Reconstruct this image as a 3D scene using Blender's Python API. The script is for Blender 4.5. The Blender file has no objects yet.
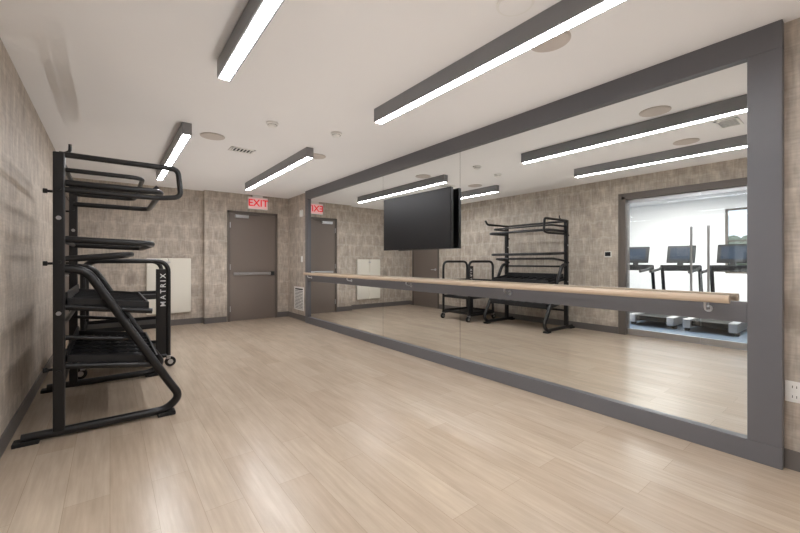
import bpy, bmesh, math, random
from mathutils import Vector, Matrix
random.seed(3)
S=bpy.context.scene
COL=S.collection
H=2.6; XL=-0.54; XR=3.12; YB=8.05; YB2=8.2; YR=-3.0; MX=3.09

# ---------------- materials ----------------
def newmat(n):
    m=bpy.data.materials.new(n); m.use_nodes=True
    nt=m.node_tree; b=nt.nodes['Principled BSDF']; return m,nt,b
def srgb(r,g,b):
    f=lambda c:(c/255/12.92) if c/255<=0.04045 else ((c/255+0.055)/1.055)**2.4
    return (f(r),f(g),f(b),1)
def plain(n,rgb,rough=0.5,metal=0.0,emit=0,noise=0.04,scale=30):
    m,nt,b=newmat(n)
    b.inputs['Roughness'].default_value=rough; b.inputs['Metallic'].default_value=metal
    c=srgb(*rgb)
    if noise>0:
        tx=nt.nodes.new('ShaderNodeTexNoise'); tx.inputs['Scale'].default_value=scale
        mx=nt.nodes.new('ShaderNodeMix'); mx.data_type='RGBA'
        mx.inputs[6].default_value=tuple(v*(1-noise*2) for v in c[:3])+(1,)
        mx.inputs[7].default_value=tuple(min(1,v*(1+noise*2)) for v in c[:3])+(1,)
        g=nt.nodes.new('ShaderNodeNewGeometry')
        nt.links.new(g.outputs['Position'],tx.inputs['Vector'])
        nt.links.new(tx.outputs['Fac'],mx.inputs[0]); nt.links.new(mx.outputs[2],b.inputs['Base Color'])
    else: b.inputs['Base Color'].default_value=c
    if emit:
        b.inputs['Emission Color'].default_value=c; b.inputs['Emission Strength'].default_value=emit
    return m
def mixc(nt,fac,a,b,mode='MIX'):
    n=nt.nodes.new('ShaderNodeMix'); n.data_type='RGBA'; n.blend_type=mode
    for i,v in ((0,fac),(6,a),(7,b)):
        if isinstance(v,(int,float)): n.inputs[i].default_value=v
        elif isinstance(v,tuple): n.inputs[i].default_value=v
        else: nt.links.new(v,n.inputs[i])
    return n.outputs[2]
def wallpaper(n,axis,tint=(1,1,1)):
    m,nt,b=newmat(n); b.inputs['Roughness'].default_value=0.6
    g=nt.nodes.new('ShaderNodeNewGeometry'); sp=nt.nodes.new('ShaderNodeSeparateXYZ')
    nt.links.new(g.outputs['Position'],sp.inputs[0])
    h=sp.outputs['Y'] if axis=='Y' else sp.outputs['X']
    cb=nt.nodes.new('ShaderNodeCombineXYZ'); nt.links.new(h,cb.inputs[0]); nt.links.new(sp.outputs['Z'],cb.inputs[1])
    wn=nt.nodes.new('ShaderNodeTexNoise'); wn.inputs['Scale'].default_value=13; wn.inputs['Detail'].default_value=6; nt.links.new(cb.outputs[0],wn.inputs['Vector'])
    vm=nt.nodes.new('ShaderNodeVectorMath'); vm.operation='MULTIPLY_ADD'
    nt.links.new(wn.outputs['Color'],vm.inputs[0]); vm.inputs[1].default_value=(0.09,0.13,0); nt.links.new(cb.outputs[0],vm.inputs[2])
    def brick(w,hh,c1,c2,mo,ms,off):
        br=nt.nodes.new('ShaderNodeTexBrick'); nt.links.new(vm.outputs[0],br.inputs['Vector'])
        br.offset=off; br.inputs['Scale'].default_value=1
        br.inputs['Brick Width'].default_value=w; br.inputs['Row Height'].default_value=hh
        br.inputs['Mortar Size'].default_value=ms; br.inputs['Mortar Smooth'].default_value=1.0
        br.inputs['Color1'].default_value=c1; br.inputs['Color2'].default_value=c2; br.inputs['Mortar'].default_value=mo
        return br.outputs['Color']
    c=brick(0.22,0.28,srgb(171,158,145),srgb(188,177,164),srgb(200,190,178),0.038,0.5)
    c2=brick(0.37,0.21,srgb(170,158,145),srgb(198,187,174),srgb(188,177,164),0.04,0.3)
    c=mixc(nt,0.45,c,c2)
    def streak(sx,sy,lo=0.80,hi=1.14):
        mp=nt.nodes.new('ShaderNodeVectorMath'); mp.operation='MULTIPLY'; nt.links.new(cb.outputs[0],mp.inputs[0]); mp.inputs[1].default_value=(sx,sy,1)
        t=nt.nodes.new('ShaderNodeTexNoise'); t.inputs['Scale'].default_value=1; t.inputs['Detail'].default_value=3; nt.links.new(mp.outputs[0],t.inputs['Vector'])
        r=nt.nodes.new('ShaderNodeMapRange'); nt.links.new(t.outputs['Fac'],r.inputs[0]); r.inputs[1].default_value=0.3; r.inputs[2].default_value=0.7
        r.inputs[3].default_value=lo; r.inputs[4].default_value=hi
        return r.outputs[0]
    c=mixc(nt,0.9,c,streak(50,6),'MULTIPLY')
    c=mixc(nt,0.6,c,streak(9,70),'MULTIPLY')
    c=mixc(nt,1.0,c,streak(8,4,.82,1.14),'MULTIPLY')
    c=mixc(nt,1.0,c,tuple(tint)+(1,),'MULTIPLY')
    nt.links.new(c,b.inputs['Base Color'])
    return m
def floormat():
    m,nt,b=newmat('floor_planks')
    g=nt.nodes.new('ShaderNodeNewGeometry'); sp=nt.nodes.new('ShaderNodeSeparateXYZ'); nt.links.new(g.outputs['Position'],sp.inputs[0])
    cb=nt.nodes.new('ShaderNodeCombineXYZ'); nt.links.new(sp.outputs['Y'],cb.inputs[0]); nt.links.new(sp.outputs['X'],cb.inputs[1])
    br=nt.nodes.new('ShaderNodeTexBrick'); nt.links.new(cb.outputs[0],br.inputs['Vector']); br.offset=0.37
    br.inputs['Scale'].default_value=1; br.inputs['Brick Width'].default_value=1.22; br.inputs['Row Height'].default_value=0.18
    br.inputs['Mortar Size'].default_value=0.001; br.inputs['Mortar Smooth'].default_value=0.3
    br.inputs['Color1'].default_value=srgb(179,161,142); br.inputs['Color2'].default_value=srgb(189,172,153); br.inputs['Mortar'].default_value=srgb(152,134,117)
    def streak(sx,sy,lo,hi):
        mp=nt.nodes.new('ShaderNodeVectorMath'); mp.operation='MULTIPLY'; nt.links.new(cb.outputs[0],mp.inputs[0]); mp.inputs[1].default_value=(sx,sy,1)
        t=nt.nodes.new('ShaderNodeTexNoise'); t.inputs['Scale'].default_value=1; t.inputs['Detail'].default_value=6; t.inputs['Roughness'].default_value=.6; nt.links.new(mp.outputs[0],t.inputs['Vector'])
        r=nt.nodes.new('ShaderNodeMapRange'); nt.links.new(t.outputs['Fac'],r.inputs[0]); r.inputs[1].default_value=0.3; r.inputs[2].default_value=0.7
        r.inputs[3].default_value=lo; r.inputs[4].default_value=hi
        return r.outputs[0]
    c=mixc(nt,1.0,br.outputs['Color'],streak(2.5,42,0.88,1.06),'MULTIPLY')
    c=mixc(nt,1.0,c,streak(2.0,9,0.91,1.06),'MULTIPLY')
    nt.links.new(c,b.inputs['Base Color']); b.inputs['Roughness'].default_value=0.25
    b.inputs['Specular IOR Level'].default_value=0.5
    return m
def glassmat(n):
    m=bpy.data.materials.new(n); m.use_nodes=True; nt=m.node_tree; nt.nodes.clear()
    o=nt.nodes.new('ShaderNodeOutputMaterial'); t=nt.nodes.new('ShaderNodeBsdfTransparent'); t.inputs[0].default_value=(0.98,0.99,0.99,1)
    gl=nt.nodes.new('ShaderNodeBsdfGlossy'); gl.inputs['Roughness'].default_value=0.02
    fr=nt.nodes.new('ShaderNodeFresnel'); mx=nt.nodes.new('ShaderNodeMixShader')
    nt.links.new(fr.outputs[0],mx.inputs[0]); nt.links.new(t.outputs[0],mx.inputs[1]); nt.links.new(gl.outputs[0],mx.inputs[2]); nt.links.new(mx.outputs[0],o.inputs[0])
    return m

M_wx=wallpaper('wallpaper_side','Y'); M_wy=wallpaper('wallpaper_back','X')
M_floor=floormat()
M_ceil=plain('ceiling_paint',(238,236,235),0.9,noise=0.005,scale=3)
M_frame=plain('frame_grey',(100,99,102),0.42,noise=0.01)
M_base=plain('baseboard_grey',(102,97,94),0.5,noise=0.01)
M_door=plain('door_taupe',(116,105,97),0.45,noise=0.01)
M_dframe=plain('door_frame_taupe',(98,90,84),0.45,noise=0.01)
M_black=plain('black_powdercoat',(19,19,21),0.38,noise=0.02)
M_tray=plain('black_tray',(26,26,28),0.55,noise=0.02)
M_rub=plain('rubber',(18,18,18),0.8)
M_tv=plain('tv_screen',(23,24,27),0.3,noise=0)
M_metal=plain('brushed_steel',(190,190,192),0.3,metal=0.9,noise=0.02)
M_light=plain('light_body',(134,133,135),0.4,noise=0.01)
M_lens=plain('light_lens',(252,252,255),0.5,emit=44,noise=0)
M_white=plain('white_plastic',(232,230,226),0.4,noise=0.005)
M_cream=plain('cream_panel',(222,217,205),0.45,noise=0.005)
M_dk=plain('dark_slot',(40,40,40),0.7)
M_spk=plain('speaker_mesh',(200,190,182),0.8,noise=0.03,scale=300)
M_red=plain('exit_red',(225,30,45),0.5,noise=0,emit=0.4)
M_sign=plain('exit_face',(248,200,200),0.4,noise=0,emit=0.2)
M_label=plain('label_white',(225,225,225),0.5,noise=0)
M_gwall=plain('gym_wall_paint',(240,239,238),0.8,noise=0.005)
M_gfloor=plain('gym_floor_blue',(80,96,114),0.6,noise=0.08,scale=40)
M_glass=glassmat('clear_glass')
M_panel=plain('panel_light',(255,252,248),0.5,emit=46,noise=0)
M_leaf=plain('hedge_green',(110,122,104),0.9,noise=0.3,scale=6)
M_grass=plain('grass',(140,148,125),0.9,noise=0.2,scale=3)
M_disp=plain('display_blue',(44,54,68),.25,noise=0)
M_wood,nt,b=newmat('barre_wood')
g=nt.nodes.new('ShaderNodeNewGeometry'); mp=nt.nodes.new('ShaderNodeVectorMath'); mp.operation='MULTIPLY'; mp.inputs[1].default_value=(60,3,60)
nt.links.new(g.outputs['Position'],mp.inputs[0]); t=nt.nodes.new('ShaderNodeTexNoise'); t.inputs['Scale'].default_value=1; nt.links.new(mp.outputs[0],t.inputs['Vector'])
nt.links.new(mixc(nt,t.outputs['Fac'],srgb(172,148,122),srgb(208,190,168)),b.inputs['Base Color']); b.inputs['Roughness'].default_value=0.4
M_mir,nt,b=newmat('mirror_silver'); b.inputs['Metallic'].default_value=1; b.inputs['Roughness'].default_value=0.0; b.inputs['Base Color'].default_value=(0.88,0.90,0.895,1)

# ---------------- helpers ----------------
def empty(name,loc=(0,0,0)):
    e=bpy.data.objects.new(name,None); e.location=loc; e.empty_display_size=0.1; COL.objects.link(e); return e
def link(o,parent,mat):
    COL.objects.link(o)
    if mat: 
        o.data.materials.clear(); o.data.materials.append(mat)
    if parent:
        o.parent=parent; o.matrix_parent_inverse=Matrix.Translation(-Vector(parent.location))
    return o
def addbox(bm,x0,x1,y0,y1,z0,z1):
    vs=[bm.verts.new((x,y,z)) for x in (x0,x1) for y in (y0,y1) for z in (z0,z1)]
    for f in ((0,1,3,2),(4,6,7,5),(0,4,5,1),(2,3,7,6),(0,2,6,4),(1,5,7,3)): bm.faces.new([vs[i] for i in f])
def boxes(name,bl,mat,parent=None,bevel=0):
    bm=bmesh.new()
    for q in bl: addbox(bm,*q)
    bmesh.ops.recalc_face_normals(bm,faces=bm.faces)
    if bevel: bmesh.ops.bevel(bm,geom=bm.edges[:],offset=bevel,segments=2,affect='EDGES',profile=0.6)
    me=bpy.data.meshes.new(name); bm.to_mesh(me); bm.free()
    return link(bpy.data.objects.new(name,me),parent,mat)
def box(name,x0,x1,y0,y1,z0,z1,mat,parent=None,bevel=0): return boxes(name,[(x0,x1,y0,y1,z0,z1)],mat,parent,bevel)
def fillet(pts,r,closed=False,n=7):
    pts=[Vector(p) for p in pts]; out=[]
    N=len(pts)
    for i,p in enumerate(pts):
        if not closed and i in (0,N-1): out.append(p); continue
        a=pts[(i-1)%N]; c=pts[(i+1)%N]
        d1=a-p; d2=c-p; rr=min(r,d1.length*0.48,d2.length*0.48)
        A=p+d1.normalized()*rr; C=p+d2.normalized()*rr
        for k in range(n+1):
            t=k/n; out.append(A*(1-t)**2+p*2*t*(1-t)+C*t*t)
    return out
def sweep(name,pts,rad,mat,parent=None,fr=0.06,closed=False):
    P=fillet(pts,fr,closed) if fr else [Vector(p) for p in pts]
    cu=bpy.data.curves.new(name,'CURVE'); cu.dimensions='3D'; cu.bevel_depth=rad; cu.bevel_resolution=3; cu.use_fill_caps=True
    sp=cu.splines.new('POLY'); sp.points.add(len(P)-1)
    for i,p in enumerate(P): sp.points[i].co=(*p,1)
    sp.use_cyclic_u=closed
    o=bpy.data.objects.new(name+'_c',cu); COL.objects.link(o)
    bpy.context.view_layer.update()
    me=bpy.data.meshes.new_from_object(o.evaluated_get(bpy.context.evaluated_depsgraph_get()))
    bpy.data.objects.remove(o)
    for p in me.polygons: p.use_smooth=True
    me.name=name
    return link(bpy.data.objects.new(name,me),parent,mat)
def cyl(name,c,r,d,axis,mat,parent=None,seg=32,r2=None,bevel=0):
    bm=bmesh.new(); bmesh.ops.create_cone(bm,cap_ends=True,segments=seg,radius1=r,radius2=r if r2 is None else r2,depth=d)
    if bevel: bmesh.ops.bevel(bm,geom=[e for e in bm.edges if len(e.link_faces)==2 and e.calc_face_angle(0)>1],offset=bevel,segments=2,affect='EDGES')
    if axis=='X': bmesh.ops.rotate(bm,verts=bm.verts,matrix=Matrix.Rotation(math.pi/2,3,'Y'))
    if axis=='Y': bmesh.ops.rotate(bm,verts=bm.verts,matrix=Matrix.Rotation(math.pi/2,3,'X'))
    bmesh.ops.translate(bm,verts=bm.verts,vec=c)
    me=bpy.data.meshes.new(name); bm.to_mesh(me); bm.free()
    return link(bpy.data.objects.new(name,me),parent,mat)
def text(name,s,size,mtx,mat,parent,ext=0.002):
    cu=bpy.data.curves.new(name,'FONT'); cu.body=s; cu.size=size; cu.extrude=ext; cu.align_x='CENTER'; cu.align_y='CENTER'; cu.offset=size*0.012
    o=bpy.data.objects.new(name+'_c',cu); COL.objects.link(o); bpy.context.view_layer.update()
    me=bpy.data.meshes.new_from_object(o.evaluated_get(bpy.context.evaluated_depsgraph_get())); bpy.data.objects.remove(o)
    me.transform(mtx)
    return link(bpy.data.objects.new(name,me),parent,mat)

# ---------------- room shell ----------------
box('floor',XL-0.15,XR+0.15,YR-0.15,YB2+0.15,-0.1,0,M_floor)
box('ceiling',XL-0.15,XR+0.15,YR-0.15,YB2+0.15,H,H+0.1,M_ceil)
OY0,OY1,OZ=0.57,2.63,2.28
boxes('wall_left',[(XL-0.15,XL,YR,OY0,0,H),(XL-0.15,XL,OY0,OY1,OZ,H),(XL-0.15,XL,OY1,YB2,0,H)],M_wx)
box('wall_right',XR,XR+0.15,YR,YB,0,H,M_wx)
boxes('wall_back',[(XL-0.15,1.45,YB2,YB2+0.15,0,H),(1.45,XR+0.15,YB,YB2+0.15,0,H)],M_wy)
box('wall_rear',XL-0.15,XR+0.15,YR-0.15,YR,0,H,M_wy)
bh=0.11
boxes('baseboard_back',[(XL,1.45,YB2-0.012,YB2,0,bh),(1.438,1.45,YB-0.012,YB2,0,bh),(1.438,1.85,YB-0.012,YB,0,bh),(2.88,XR,YB-0.012,YB,0,bh)],M_base)
boxes('baseboard_left',[(XL,XL+0.012,YR,OY0-0.06,0,bh),(XL,XL+0.012,OY1+0.06,6.98,0,bh),(XL,XL+0.012,8.06,YB2-0.012,0,bh)],M_base)
boxes('baseboard_right',[(XR-0.012,XR,YR,0.343,0,bh),(XR-0.012,XR,6.99,YB-0.012,0,bh)],M_base)

# ---------------- mirror ----------------
e=empty('wall_mirror',(XR,3.66,0))
box('frame_top',3.055,XR,0.343,6.99,2.44,H,M_frame,e,0.004)
box('frame_bottom',3.055,XR,0.343,6.99,0,0.125,M_frame,e,0.004)
box('frame_near',3.055,XR,0.343,0.495,0.125,2.44,M_frame,e,0.004)
box('frame_far',3.055,XR,6.87,6.99,0.125,2.44,M_frame,e,0.004)
for i,(a,c) in enumerate(((0.497,2.878),(2.882,4.368),(4.372,6.868))):
    box('mirror_panel_%d'%i,MX,XR,a,c,0.125,2.44,M_mir,e)
box('seam_backing',MX+0.004,XR-0.001,0.495,6.87,0.125,2.44,M_dk,e)
box('barre_board',3.06,MX,0.495,6.87,0.83,0.955,M_frame,e,0.003)
e=empty('ballet_barre',(3.0,3.66,0.97))
sweep('rail',[(2.975,0.56,0.972),(2.975,6.85,0.972)],0.026,M_wood,e,0)
for i,y in enumerate((0.68,2.2,3.7,5.2,6.7)):
    sweep('bracket_%d'%i,[(3.058,y,0.90),(3.01,y,0.90),(2.975,y,0.915),(2.975,y,0.95)],0.009,M_metal,e,0.02)
    cyl('bracket_plate_%d'%i,(3.056,y,0.90),0.022,0.008,'X',M_metal,e)

# ---------------- TV ----------------
e=empty('television',(2.98,3.53,1.71))
tv=boxes('tv_body',[(-0.02,0.02,-0.605,0.605,-0.345,0.345)],M_black,e,0.004)
sc=boxes('tv_screen',[(-0.023,-0.0195,-0.595,0.595,-0.332,0.335)],M_tv,e)
bk=boxes('tv_back',[(0.02,0.04,-0.35,0.35,-0.25,0.2)],M_black,e,0.005)
R=Matrix.Translation((2.995,3.545,1.70))@Matrix.Rotation(math.radians(3.0),4,'Z')
for o in (tv,sc,bk): o.data.transform(R)
box('mount_arm',3.02,3.09,3.47,3.59,1.66,1.80,M_black,e,0.004)
box('mount_plate',3.075,3.0895,3.3,3.76,1.55,1.9,M_black,e)

# ---------------- ceiling lights ----------------
def light(x,y0,y1):
    e=empty('linear_ceiling_light',(x,(y0+y1)/2,H)); w=.044; v=.033
    boxes('housing',[(x-w,x-v,y0,y1,2.478,H-0.001),(x+v,x+w,y0,y1,2.478,H-0.001),(x-v,x+v,y0,y1,2.50,H-0.001),
        (x-v,x+v,y0,y0+0.008,2.478,2.5),(x-v,x+v,y1-0.008,y1,2.478,2.5)],M_light,e)
    box('lens',x-v+.0005,x+v-.0005,y0+0.0085,y1-0.0085,2.476,2.4995,M_lens,e)
light(.63,.3,2.82); light(1.95,.3,2.84)
for x in (.61,1.93): light(x,4.27,6.9)
for x in (.62,1.93): light(x,-2.6,-0.9)

def speaker(x,y,r):
    e=empty('ceiling_speaker',(x,y,H))
    cyl('rim',(x,y,H-0.004),r,0.008,'Z',M_spk,e,48,bevel=0.002); cyl('grille',(x,y,H-0.009),r*0.9,0.004,'Z',M_spk,e,48)
speaker(0.9,4.55,0.125); speaker(2.15,4.57,0.125); speaker(2.19,1.28,0.125); speaker(.9,1.38,.125)
def smoke(x,y,s=1):
    e=empty('smoke_detector',(x,y,H)); cyl('base',(x,y,H-0.01),0.06*s,0.02,'Z',M_white,e,bevel=0.003)
    cyl('dome',(x,y,H-0.032),0.03*s,0.025,'Z',M_white,e,r2=0.05*s); cyl('vent_ring',(x,y,H-0.024),0.046*s,0.006,'Z',M_dk,e)
smoke(1.29,3.75); smoke(1.94,3.62)
e=empty('ceiling_access_disc',(1.73,1.21,H)); cyl('rim',(1.73,1.21,H-.004),.10,.008,'Z',M_white,e,48,bevel=.002); cyl('disc',(1.73,1.21,H-.009),.085,.004,'Z',M_ceil,e,48)
def vent_ceil(x,y):
    e=empty('ceiling_vent',(x,y,H)); w,d=0.14,0.09
    boxes('frame',[(x-w,x+w,y-d,y-d+.02,H-.01,H),(x-w,x+w,y+d-.02,y+d,H-.01,H),(x-w,x-w+.02,y-d,y+d,H-.01,H),(x+w-.02,x+w,y-d,y+d,H-.01,H)],M_white,e)
    box('duct',x-w+.02,x+w-.02,y-d+.02,y+d-.02,H-.003,H,M_dk,e)
    boxes('louvres',[(x-w+.03+i*.04,x-w+.045+i*.04,y-d+.02,y+d-.02,H-.008,H-.001) for i in range(6)],M_white,e)
vent_ceil(1.30,4.89); vent_ceil(1.28,.93)

# ---------------- back door ----------------
def door_y(name,x0,x1,yw,ztop):
    e=empty(name,((x0+x1)/2,yw,0)); f=0.05
    boxes('jamb',[(x0,x0+f,yw-0.03,yw,0,ztop),(x1-f,x1,yw-0.03,yw,0,ztop),(x0,x1,yw-0.03,yw,ztop-f,ztop)],M_dframe,e,0.003)
    box('leaf',x0+f+.003,x1-f-.003,yw-0.018,yw,0.006,ztop-f-.003,M_door,e,0.002)
    xa,xb=x0+f+.06,x1-f-.04
    box('panic_bar_housing',xa,xb,yw-0.05,yw-0.018,0.93,0.985,M_metal,e,0.006)
    box('panic_bar_push',xa+.1,xb-.12,yw-0.075,yw-0.05,0.94,0.975,M_metal,e,0.006)
    box('bar_end',xb-.06,xb+.01,yw-0.07,yw-0.018,0.92,1.0,M_dk,e,0.004)
    box('closer_body',x0+.14,x0+.40,yw-0.07,yw-0.018,ztop-0.14,ztop-0.08,M_metal,e,0.004)
    sweep('closer_arm',[(x0+.3,yw-0.06,ztop-0.075),(x0+.62,yw-0.10,ztop-0.07),(x0+.42,yw-0.035,ztop-0.05)],0.008,M_dframe,e,0.02)
    for z in (0.25,1.1,1.95): cyl('hinge_%d'%int(z*10),(x0+f,yw-0.03,z),0.009,0.11,'Z',M_metal,e,12)
door_y('door_1',1.86,2.87,YB,2.24)
e=empty('door_2',(XL,7.52,0))
y0,y1=6.99,8.05
boxes('jamb',[(XL,XL+.03,y0,y0+.05,0,2.22),(XL,XL+.03,y1-.05,y1,0,2.22),(XL,XL+.03,y0,y1,2.17,2.22)],M_dframe,e,0.003)
box('leaf',XL,XL+.018,y0+.053,y1-.053,.006,2.167,M_door,e,0.002)
cyl('handle_rose',(XL+.025,y0+.12,1.0),0.03,0.014,'X',M_metal,e); sweep('handle_lever',[(XL+.02,y0+.12,1.0),(XL+.065,y0+.12,1.0),(XL+.065,y0+.24,1.0)],0.009,M_metal,e,0.02)

e=empty('exit_sign',(2.45,YB,2.41))
box('housing',2.25,2.65,YB-0.06,YB,2.30,2.55,M_white,e,0.006)
box('face',2.265,2.635,YB-0.063,YB-0.06,2.315,2.535,M_sign,e)
text('letters','EXIT',0.20,Matrix.Translation((2.45,YB-0.066,2.425))@Matrix.Rotation(math.pi/2,4,'X'),M_red,e,0.002)
box('canopy',2.35,2.55,YB-0.05,YB,2.55,H,M_white,e)

e=empty('folding_wall_panel',(0.87,YB2,0.76))
box('left_leaf',0.52,0.85,YB2-0.07,YB2,0.24,1.27,M_cream,e,0.012)
box('right_leaf',0.856,1.23,YB2-0.07,YB2,0.24,1.27,M_cream,e,0.012)
box('latch',0.82,0.89,YB2-0.085,YB2-0.068,1.18,1.21,M_metal,e,0.003)

e=empty('wall_vent',(XR,7.44,0.44))
y0,y1,z0,z1=7.2,7.68,0.2,0.68
boxes('frame',[(XR-.012,XR,y0,y1,z0,z0+.03),(XR-.012,XR,y0,y1,z1-.03,z1),(XR-.012,XR,y0,y0+.03,z0+.03,z1-.03),(XR-.012,XR,y1-.03,y1,z0+.03,z1-.03)],M_white,e)
box('duct',XR-.003,XR-.0005,y0+.03,y1-.03,z0+.03,z1-.03,M_dk,e)
boxes('louvres',[(XR-.010,XR-.003,y0+.03,y1-.03,z0+.04+i*.03,z0+.058+i*.03) for i in range(13)],M_white,e)
e=empty('light_switch',(XR,7.3,1.25))
box('plate',XR-.006,XR,7.26,7.34,1.2,1.32,M_white,e,0.002); box('toggle',XR-.012,XR-.006,7.285,7.315,1.235,1.285,M_white,e,0.001)
e=empty('fire_alarm_strobe',(XR,7.3,2.2))
box('base',XR-.03,XR,7.24,7.36,2.13,2.27,M_white,e,0.006); box('lens',XR-.05,XR-.03,7.28,7.32,2.15,2.25,M_white,e,0.004)
e=empty('electrical_outlet',(XR,0.30,0.45))
box('plate',XR-.006,XR,0.262,0.340,0.39,0.51,M_white,e,0.002)
for i,z in enumerate((0.422,0.478)):
    box('socket_%d'%i,XR-.009,XR-.006,0.281,0.321,z-.02,z+.02,M_white,e,0.001)
    boxes('slots_%d'%i,[(XR-.0098,XR-.0088,0.291,0.294,z-.006,z+.008),(XR-.0098,XR-.0088,0.308,0.311,z-.006,z+.008)],M_dk,e)
e=empty('thermostat',(XL,2.85,1.34))
box('body',XL,XL+.025,2.79,2.90,1.28,1.38,M_white,e,0.005); box('display',XL+.025,XL+.027,2.80,2.89,1.30,1.37,M_tv,e)

# ---------------- storage rack ----------------
RX,RY0,RY1=-0.275,3.45,4.72
e=empty('fitness_storage_rack',(0,4.1,0))
for k,y in enumerate((RY0,RY1)):
    box('post_%d'%k,RX-.031,RX+.031,y-.03,y+.03,0.05,1.95,M_black,e,0.008)
    sweep('foot_brace_%d'%k,[(-.46,y,.04),(.35,y,.04),(.445,y,.13),(.37,y,.25),(-.13,y,1.14),(RX,y,1.16)],0.030,M_black,e,0.09)
    box('foot_pad_rear_%d'%k,-.50,-.37,y-.045,y+.045,0,.028,M_rub,e,0.006)
    box('foot_pad_front_%d'%k,.29,.41,y-.045,y+.045,0,.028,M_rub,e,0.006)
    for j,z in enumerate((.45,.85,1.2,1.5,1.7)):
        cyl('bolt_%d_%d'%(k,j),(RX,y-.034,z),0.014,0.012,'Y',M_metal if j%2 else M_black,e,16)
    for j,z in enumerate((.47,1.19,1.68)):
        sweep('pin_%d_%d'%(k,j),[(RX-.03,y,z),(RX-.07,y,z)],.009,M_rub,e,0)
        cyl('pin_knob_%d_%d'%(k,j),(RX-.07,y,z),0.016,0.022,'X',M_rub,e,16)
sweep('top_loop',[(RX,RY0,1.94),(.43,RY0,1.94),(.45,RY0,1.72),(.30,RY0+.02,1.70),(RX,RY0,1.70)],0.020,M_black,e,0.05)
sweep('top_arm_far',[(RX,RY1,1.93),(.34,RY1,1.93),(.40,RY1,2.0)],0.020,M_black,e,.04)
sweep('top_hook',[(RX,RY0+.03,1.94),(RX+.05,RY0+.1,1.99),(RX+.05,RY0+.1,2.04)],0.010,M_black,e,.02)
def loop(n,z,x1,r=0.018,zf=None,fr=0.09):
    zf=z if zf is None else zf
    sweep(n,[(RX,RY0+.02,z),(x1,RY0+.02,zf),(x1,RY1-.02,zf),(RX,RY1-.02,z)],r,M_black,e,fr)
loop('top_rail',1.75,0.32,0.023)
loop('upper_rail',1.84,0.20,0.016)
loop('mid_rail',1.36,0.26,0.024,1.34)
loop('mid_rail_lower',1.22,0.13,0.020,1.26)
loop('low_rail',0.68,0.14,0.016,0.62)
for z in (1.93,1.36,1.12,0.74,0.33):
    sweep('back_bar_%d'%int(z*100),[(RX,RY0,z),(RX,RY1,z)],0.018,M_black,e,0)
def tray(n,x0,x1,z0,z1):
    bm=bmesh.new()
    nsl=9
    def zz(x): return z0+(z1-z0)*(x-x0)/(x1-x0)
    def slab(xa,xb,ya,yb,t0,t1):
        vs=[bm.verts.new((x,y,zz(x)+t)) for x in (xa,xb) for y in (ya,yb) for t in (t0,t1)]
        for f in ((0,1,3,2),(4,6,7,5),(0,4,5,1),(2,3,7,6),(0,2,6,4),(1,5,7,3)): bm.faces.new([vs[i] for i in f])
    ya,yb=RY0+.035,RY1-.035
    slab(x0,x1,ya,yb,0,.006)
    slab(x0,x1,ya,ya+.012,.006,.05); slab(x0,x1,yb-.012,yb,.006,.05)
    slab(x1-.012,x1,ya,yb,-.02,.05); slab(x0,x0+.012,ya,yb,.006,.09)
    for i in range(1,nsl): 
        x=x0+(x1-x0)*i/nsl; slab(x-.006,x+.006,ya,yb,.006,.012)
    for i in range(1,7):
        y=ya+(yb-ya)*i/7; slab(x0,x1,y-.006,y+.006,.006,.03)
    bmesh.ops.recalc_face_normals(bm,faces=bm.faces)
    me=bpy.data.meshes.new(n); bm.to_mesh(me); bm.free(); link(bpy.data.objects.new(n,me),e,M_tray)
tray('shelf_tray',RX+.03,0.24,0.90,0.84)
tray('bottom_tray',RX+.03,0.30,0.50,0.42)
for k,y in enumerate((RY0+.03,RY1-.03)):
    sweep('tray_support_%d'%k,[(RX,y,.89),(.26,y,.82)],0.022,M_black,e,0)
    sweep('bottom_support_%d'%k,[(RX,y,.48),(.30,y,.40)],0.022,M_black,e,0)

# ---------------- storage cart with loop ends ----------------
e=empty('rolling_storage_cart',(0.16,5.4,0))
cx0,cx1,cy0,cy1=-0.22,0.53,5.03,5.75
for k,y in enumerate((cy0,cy1)):
    sweep('end_loop_%d'%k,[(cx0,y,.12),(cx0,y,1.21),(cx1,y,1.21),(cx1,y,.12)],0.025,M_black,e,0.13)
    sweep('end_foot_%d'%k,[(cx0-.02,y,.13),(cx1+.02,y,.13)],0.025,M_black,e,0)
    if k==0: box('end_plate',cx1-.12,cx1+.02,y-.012,y+.012,.15,1.12,M_black,e,0.006)
    for j,x in enumerate((cx0,cx1)):
        cyl('wheel_%d_%d'%(k,j),(x+.02*(1 if j else -1),y,.055),0.055,0.035,'Y',M_rub,e,28,bevel=.006)
        cyl('hub_%d_%d'%(k,j),(x+.02*(1 if j else -1),y-.001,.055),0.027,0.042,'Y',M_metal,e,20)
        box('fork_%d_%d'%(k,j),x-.02,x+.02,y-.028,y+.028,.09,.13,M_metal,e,.003)
for z in (.14,.45,.78):
    boxes('shelf_%d'%int(z*100),[(cx0,cx1,cy0,cy1,z,z+.012),(cx0,cx1,cy0,cy0+.01,z,z+.05),(cx0,cx1,cy1-.01,cy1,z,z+.05),(cx0,cx0+.01,cy0,cy1,z,z+.05),(cx1-.01,cx1,cy0,cy1,z,z+.05)],M_tray,e)
text('side_label','M A T R I X',0.075,Matrix.Translation((cx1-.05,cy0-.014,.88))@Matrix.Rotation(-math.pi/2,4,'Y')@Matrix.Rotation(math.pi/2,4,'X'),M_label,e,0.001)

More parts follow.
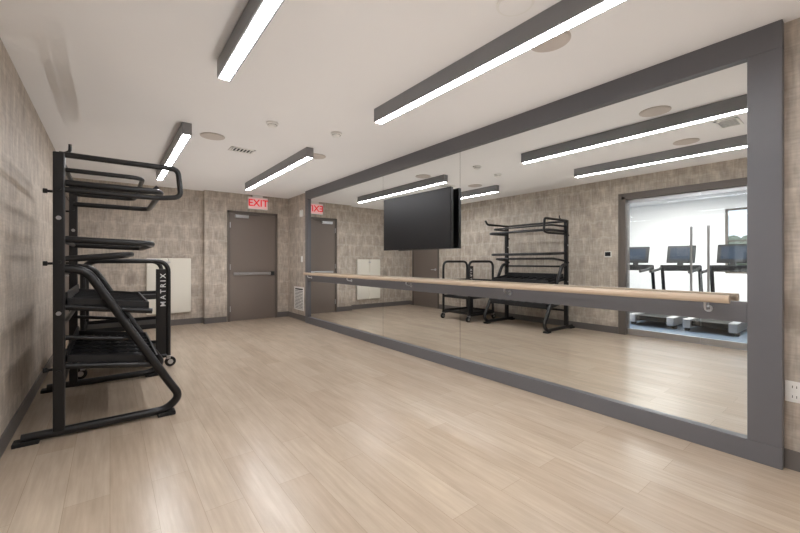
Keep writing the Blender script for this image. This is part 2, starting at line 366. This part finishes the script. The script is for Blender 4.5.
# ---------------- glass double doors + gym beyond ----------------
e=empty('door_3',(XL-.07,1.6,0))
boxes('jamb',[(XL-.15,XL+.02,OY0,OY0+.06,0,OZ),(XL-.15,XL+.02,OY1-.06,OY1,0,OZ),(XL-.15,XL+.02,OY0,OY1,OZ-.05,OZ)],M_dframe,e,.003)
boxes('casing',[(XL,XL+.02,OY0-.06,OY0,0,OZ+.05),(XL,XL+.02,OY1,OY1+.05,0,OZ+.05),(XL,XL+.02,OY0,OY1,OZ,OZ+.05)],M_dframe,e)
for k,(a,c) in enumerate(((OY0+.065,1.597),(1.603,OY1-.065))):
    box('glass_%d'%k,XL-.08,XL-.07,a,c,.10,OZ-.11,M_glass,e)
    boxes('rails_%d'%k,[(XL-.095,XL-.055,a,c,.006,.10),(XL-.095,XL-.055,a,c,OZ-.11,OZ-.055)],M_metal,e)
    y=1.5 if k==0 else 1.7
    sweep('pull_%d'%k,[(XL-.02,y,.62),(XL-.02,y,1.72)],.015,M_metal,e,0)
    for z in (.75,1.6): sweep('standoff_%d_%d'%(k,int(z*10)),[(XL-.075,y,z),(XL-.02,y,z)],.008,M_metal,e,0)
GX=-6.6; GY0,GY1=-1.5,6.5; GH=2.9
box('floor_gym',GX-.15,XL-.15,GY0,GY1,-.1,0,M_gfloor)
box('ceiling_gym',GX-.15,XL-.15,GY0,GY1,GH,GH+.1,M_ceil)
W0,W1,WZ0,WZ1=.9,2.5,.9,2.6
boxes('wall_gym_far',[(GX-.15,GX,GY0,W0,0,GH),(GX-.15,GX,W1,GY1,0,GH),(GX-.15,GX,W0,W1,0,WZ0),(GX-.15,GX,W0,W1,WZ1,GH)],M_gwall)
boxes('wall_gym_ends',[(GX-.15,XL-.15,GY0-.15,GY0,0,GH),(GX-.15,XL-.15,GY1,GY1+.15,0,GH)],M_gwall)
boxes('wall_gym_near',[(XL-.16,XL-.151,GY0,OY0,0,GH),(XL-.16,XL-.151,OY1,GY1,0,GH),(XL-.16,XL-.151,OY0,OY1,OZ,GH)],M_gwall)
e=empty('window_1',(GX,1.7,1.75))
boxes('frame',[(GX-.1,GX-.02,W0,W0+.05,WZ0,WZ1),(GX-.1,GX-.02,W1-.05,W1,WZ0,WZ1),(GX-.1,GX-.02,W0,W1,WZ0,WZ0+.05),(GX-.1,GX-.02,W0,W1,WZ1-.05,WZ1),
  (GX-.09,GX-.03,1.28,1.32,WZ0,WZ1),(GX-.09,GX-.03,1.88,1.92,WZ0,WZ1),(GX-.09,GX-.03,W0,W1,1.73,1.77)],M_dframe,e)
box('pane',GX-.065,GX-.06,W0+.05,W1-.05,WZ0+.05,WZ1-.05,M_glass,e)
box('ground_outside',-30,GX-.15,-15,20,-.3,-.1,M_grass)
bm=bmesh.new()
for i in range(150):
    bmesh.ops.create_icosphere(bm,subdivisions=2,radius=random.uniform(.25,.6),matrix=Matrix.Translation((-14+random.uniform(-1,1),-6+i*.12,random.uniform(.2,2.1))))
me=bpy.data.meshes.new('hedge'); bm.to_mesh(me); bm.free(); link(bpy.data.objects.new('hedge',me),None,M_leaf)
for y in (0.6,3.4):
    for x in (-2.2,-4.8):
        e=empty('gym_panel_light',(x,y,GH)); box('frame',x-.32,x+.32,y-.62,y+.62,GH-.03,GH,M_white,e); box('diffuser',x-.3,x+.3,y-.6,y+.6,GH-.034,GH-.03,M_panel,e)
def treadmill(x,y):
    e=empty('treadmill',(x,y,0)); w=.36
    box('deck',x,x+1.75,y-.25,y+.25,.10,.19,M_rub,e,.01)
    boxes('side_rails',[(x-.05,x+1.8,y-w,y-.25,.06,.21),(x-.05,x+1.8,y+.25,y+w,.06,.21)],M_metal,e,.01)
    box('motor_hood',x-.25,x+.15,y-w,y+w,.05,.32,M_black,e,.04)
    boxes('feet',[(x+1.6,x+1.7,y-w,y-w+.06,0,.06),(x+1.6,x+1.7,y+w-.06,y+w,0,.06),(x-.2,x-.1,y-w,y-w+.06,0,.06),(x-.2,x-.1,y+w-.06,y+w,0,.06)],M_rub,e)
    for s in (-1,1):
        sweep('upright_%d'%s,[(x-.05,y+s*(w-.03),.2),(x+.12,y+s*(w-.03),1.12)],.035,M_black,e,0)
        sweep('handrail_%d'%s,[(x+.1,y+s*(w-.03),1.10),(x+.3,y+s*(w-.03),1.04),(x+.80,y+s*(w-.03),1.0)],.028,M_black,e,.05)
    box('console',x+.05,x+.22,y-w+.02,y+w-.02,1.04,1.14,M_black,e,.02)
    Rm=Matrix.Translation((x+.12,y,1.18))@Matrix.Rotation(math.radians(-15),4,'Y')
    o=box('display_case',-.02,.02,-.25,.25,0,.38,M_black,e,.012); o.data.transform(Rm)
    o=box('display',.0205,.024,-.19,.19,.07,.33,M_disp,e); o.data.transform(Rm)
    o=box('display_neck',-.02,.02,-.05,.05,-.08,.02,M_black,e); o.data.transform(Rm)
    sweep('front_bar',[(x+.14,y-w+.05,1.02),(x+.25,y,1.03),(x+.14,y+w-.05,1.02)],.018,M_black,e,.05)
for y in (3.45,2.6,1.75,.9): treadmill(-3.5,y)

# ---------------- added fill spots near the floor to brighten the ceiling; not real lamps ----------------
def spot(x,y,p):
    ld=bpy.data.lights.new('ceiling_fill_spot','SPOT'); ld.energy=p; ld.spot_size=math.radians(165); ld.spot_blend=1; ld.shadow_soft_size=0; ld.color=(1,.985,.965)
    lo=bpy.data.objects.new('ceiling_fill_spot',ld); COL.objects.link(lo); lo.location=(x,y,.04); lo.rotation_euler=(math.pi,0,0)
for y in (-2.2,-1,.2,1.4): spot(.75,y,10.5); spot(1.85,y,10.5)
for y in (2.4,3.2,4.0,4.8,5.6): spot(1.5,y,14.5)
for y in (6.5,7.3): spot(.9,y,10.5); spot(1.95,y,10.5)

# ---------------- world & camera ----------------
w=bpy.data.worlds.new('World'); S.world=w; w.use_nodes=True
w.node_tree.nodes['Background'].inputs[0].default_value=(.82,.90,1,1); w.node_tree.nodes['Background'].inputs[1].default_value=1.6
cd=bpy.data.cameras.new('Camera'); cam=bpy.data.objects.new('Camera',cd); COL.objects.link(cam)
cam.location=(0,0,1.2); cam.rotation_euler=(math.pi/2,0,-math.atan(290/373))
cd.sensor_width=36; cd.sensor_fit='HORIZONTAL'; cd.lens=373/800*36; cd.shift_y=-4.5/800; cd.clip_start=.02
S.camera=cam
S.view_settings.view_transform='Standard'
S.view_settings.exposure=0.12
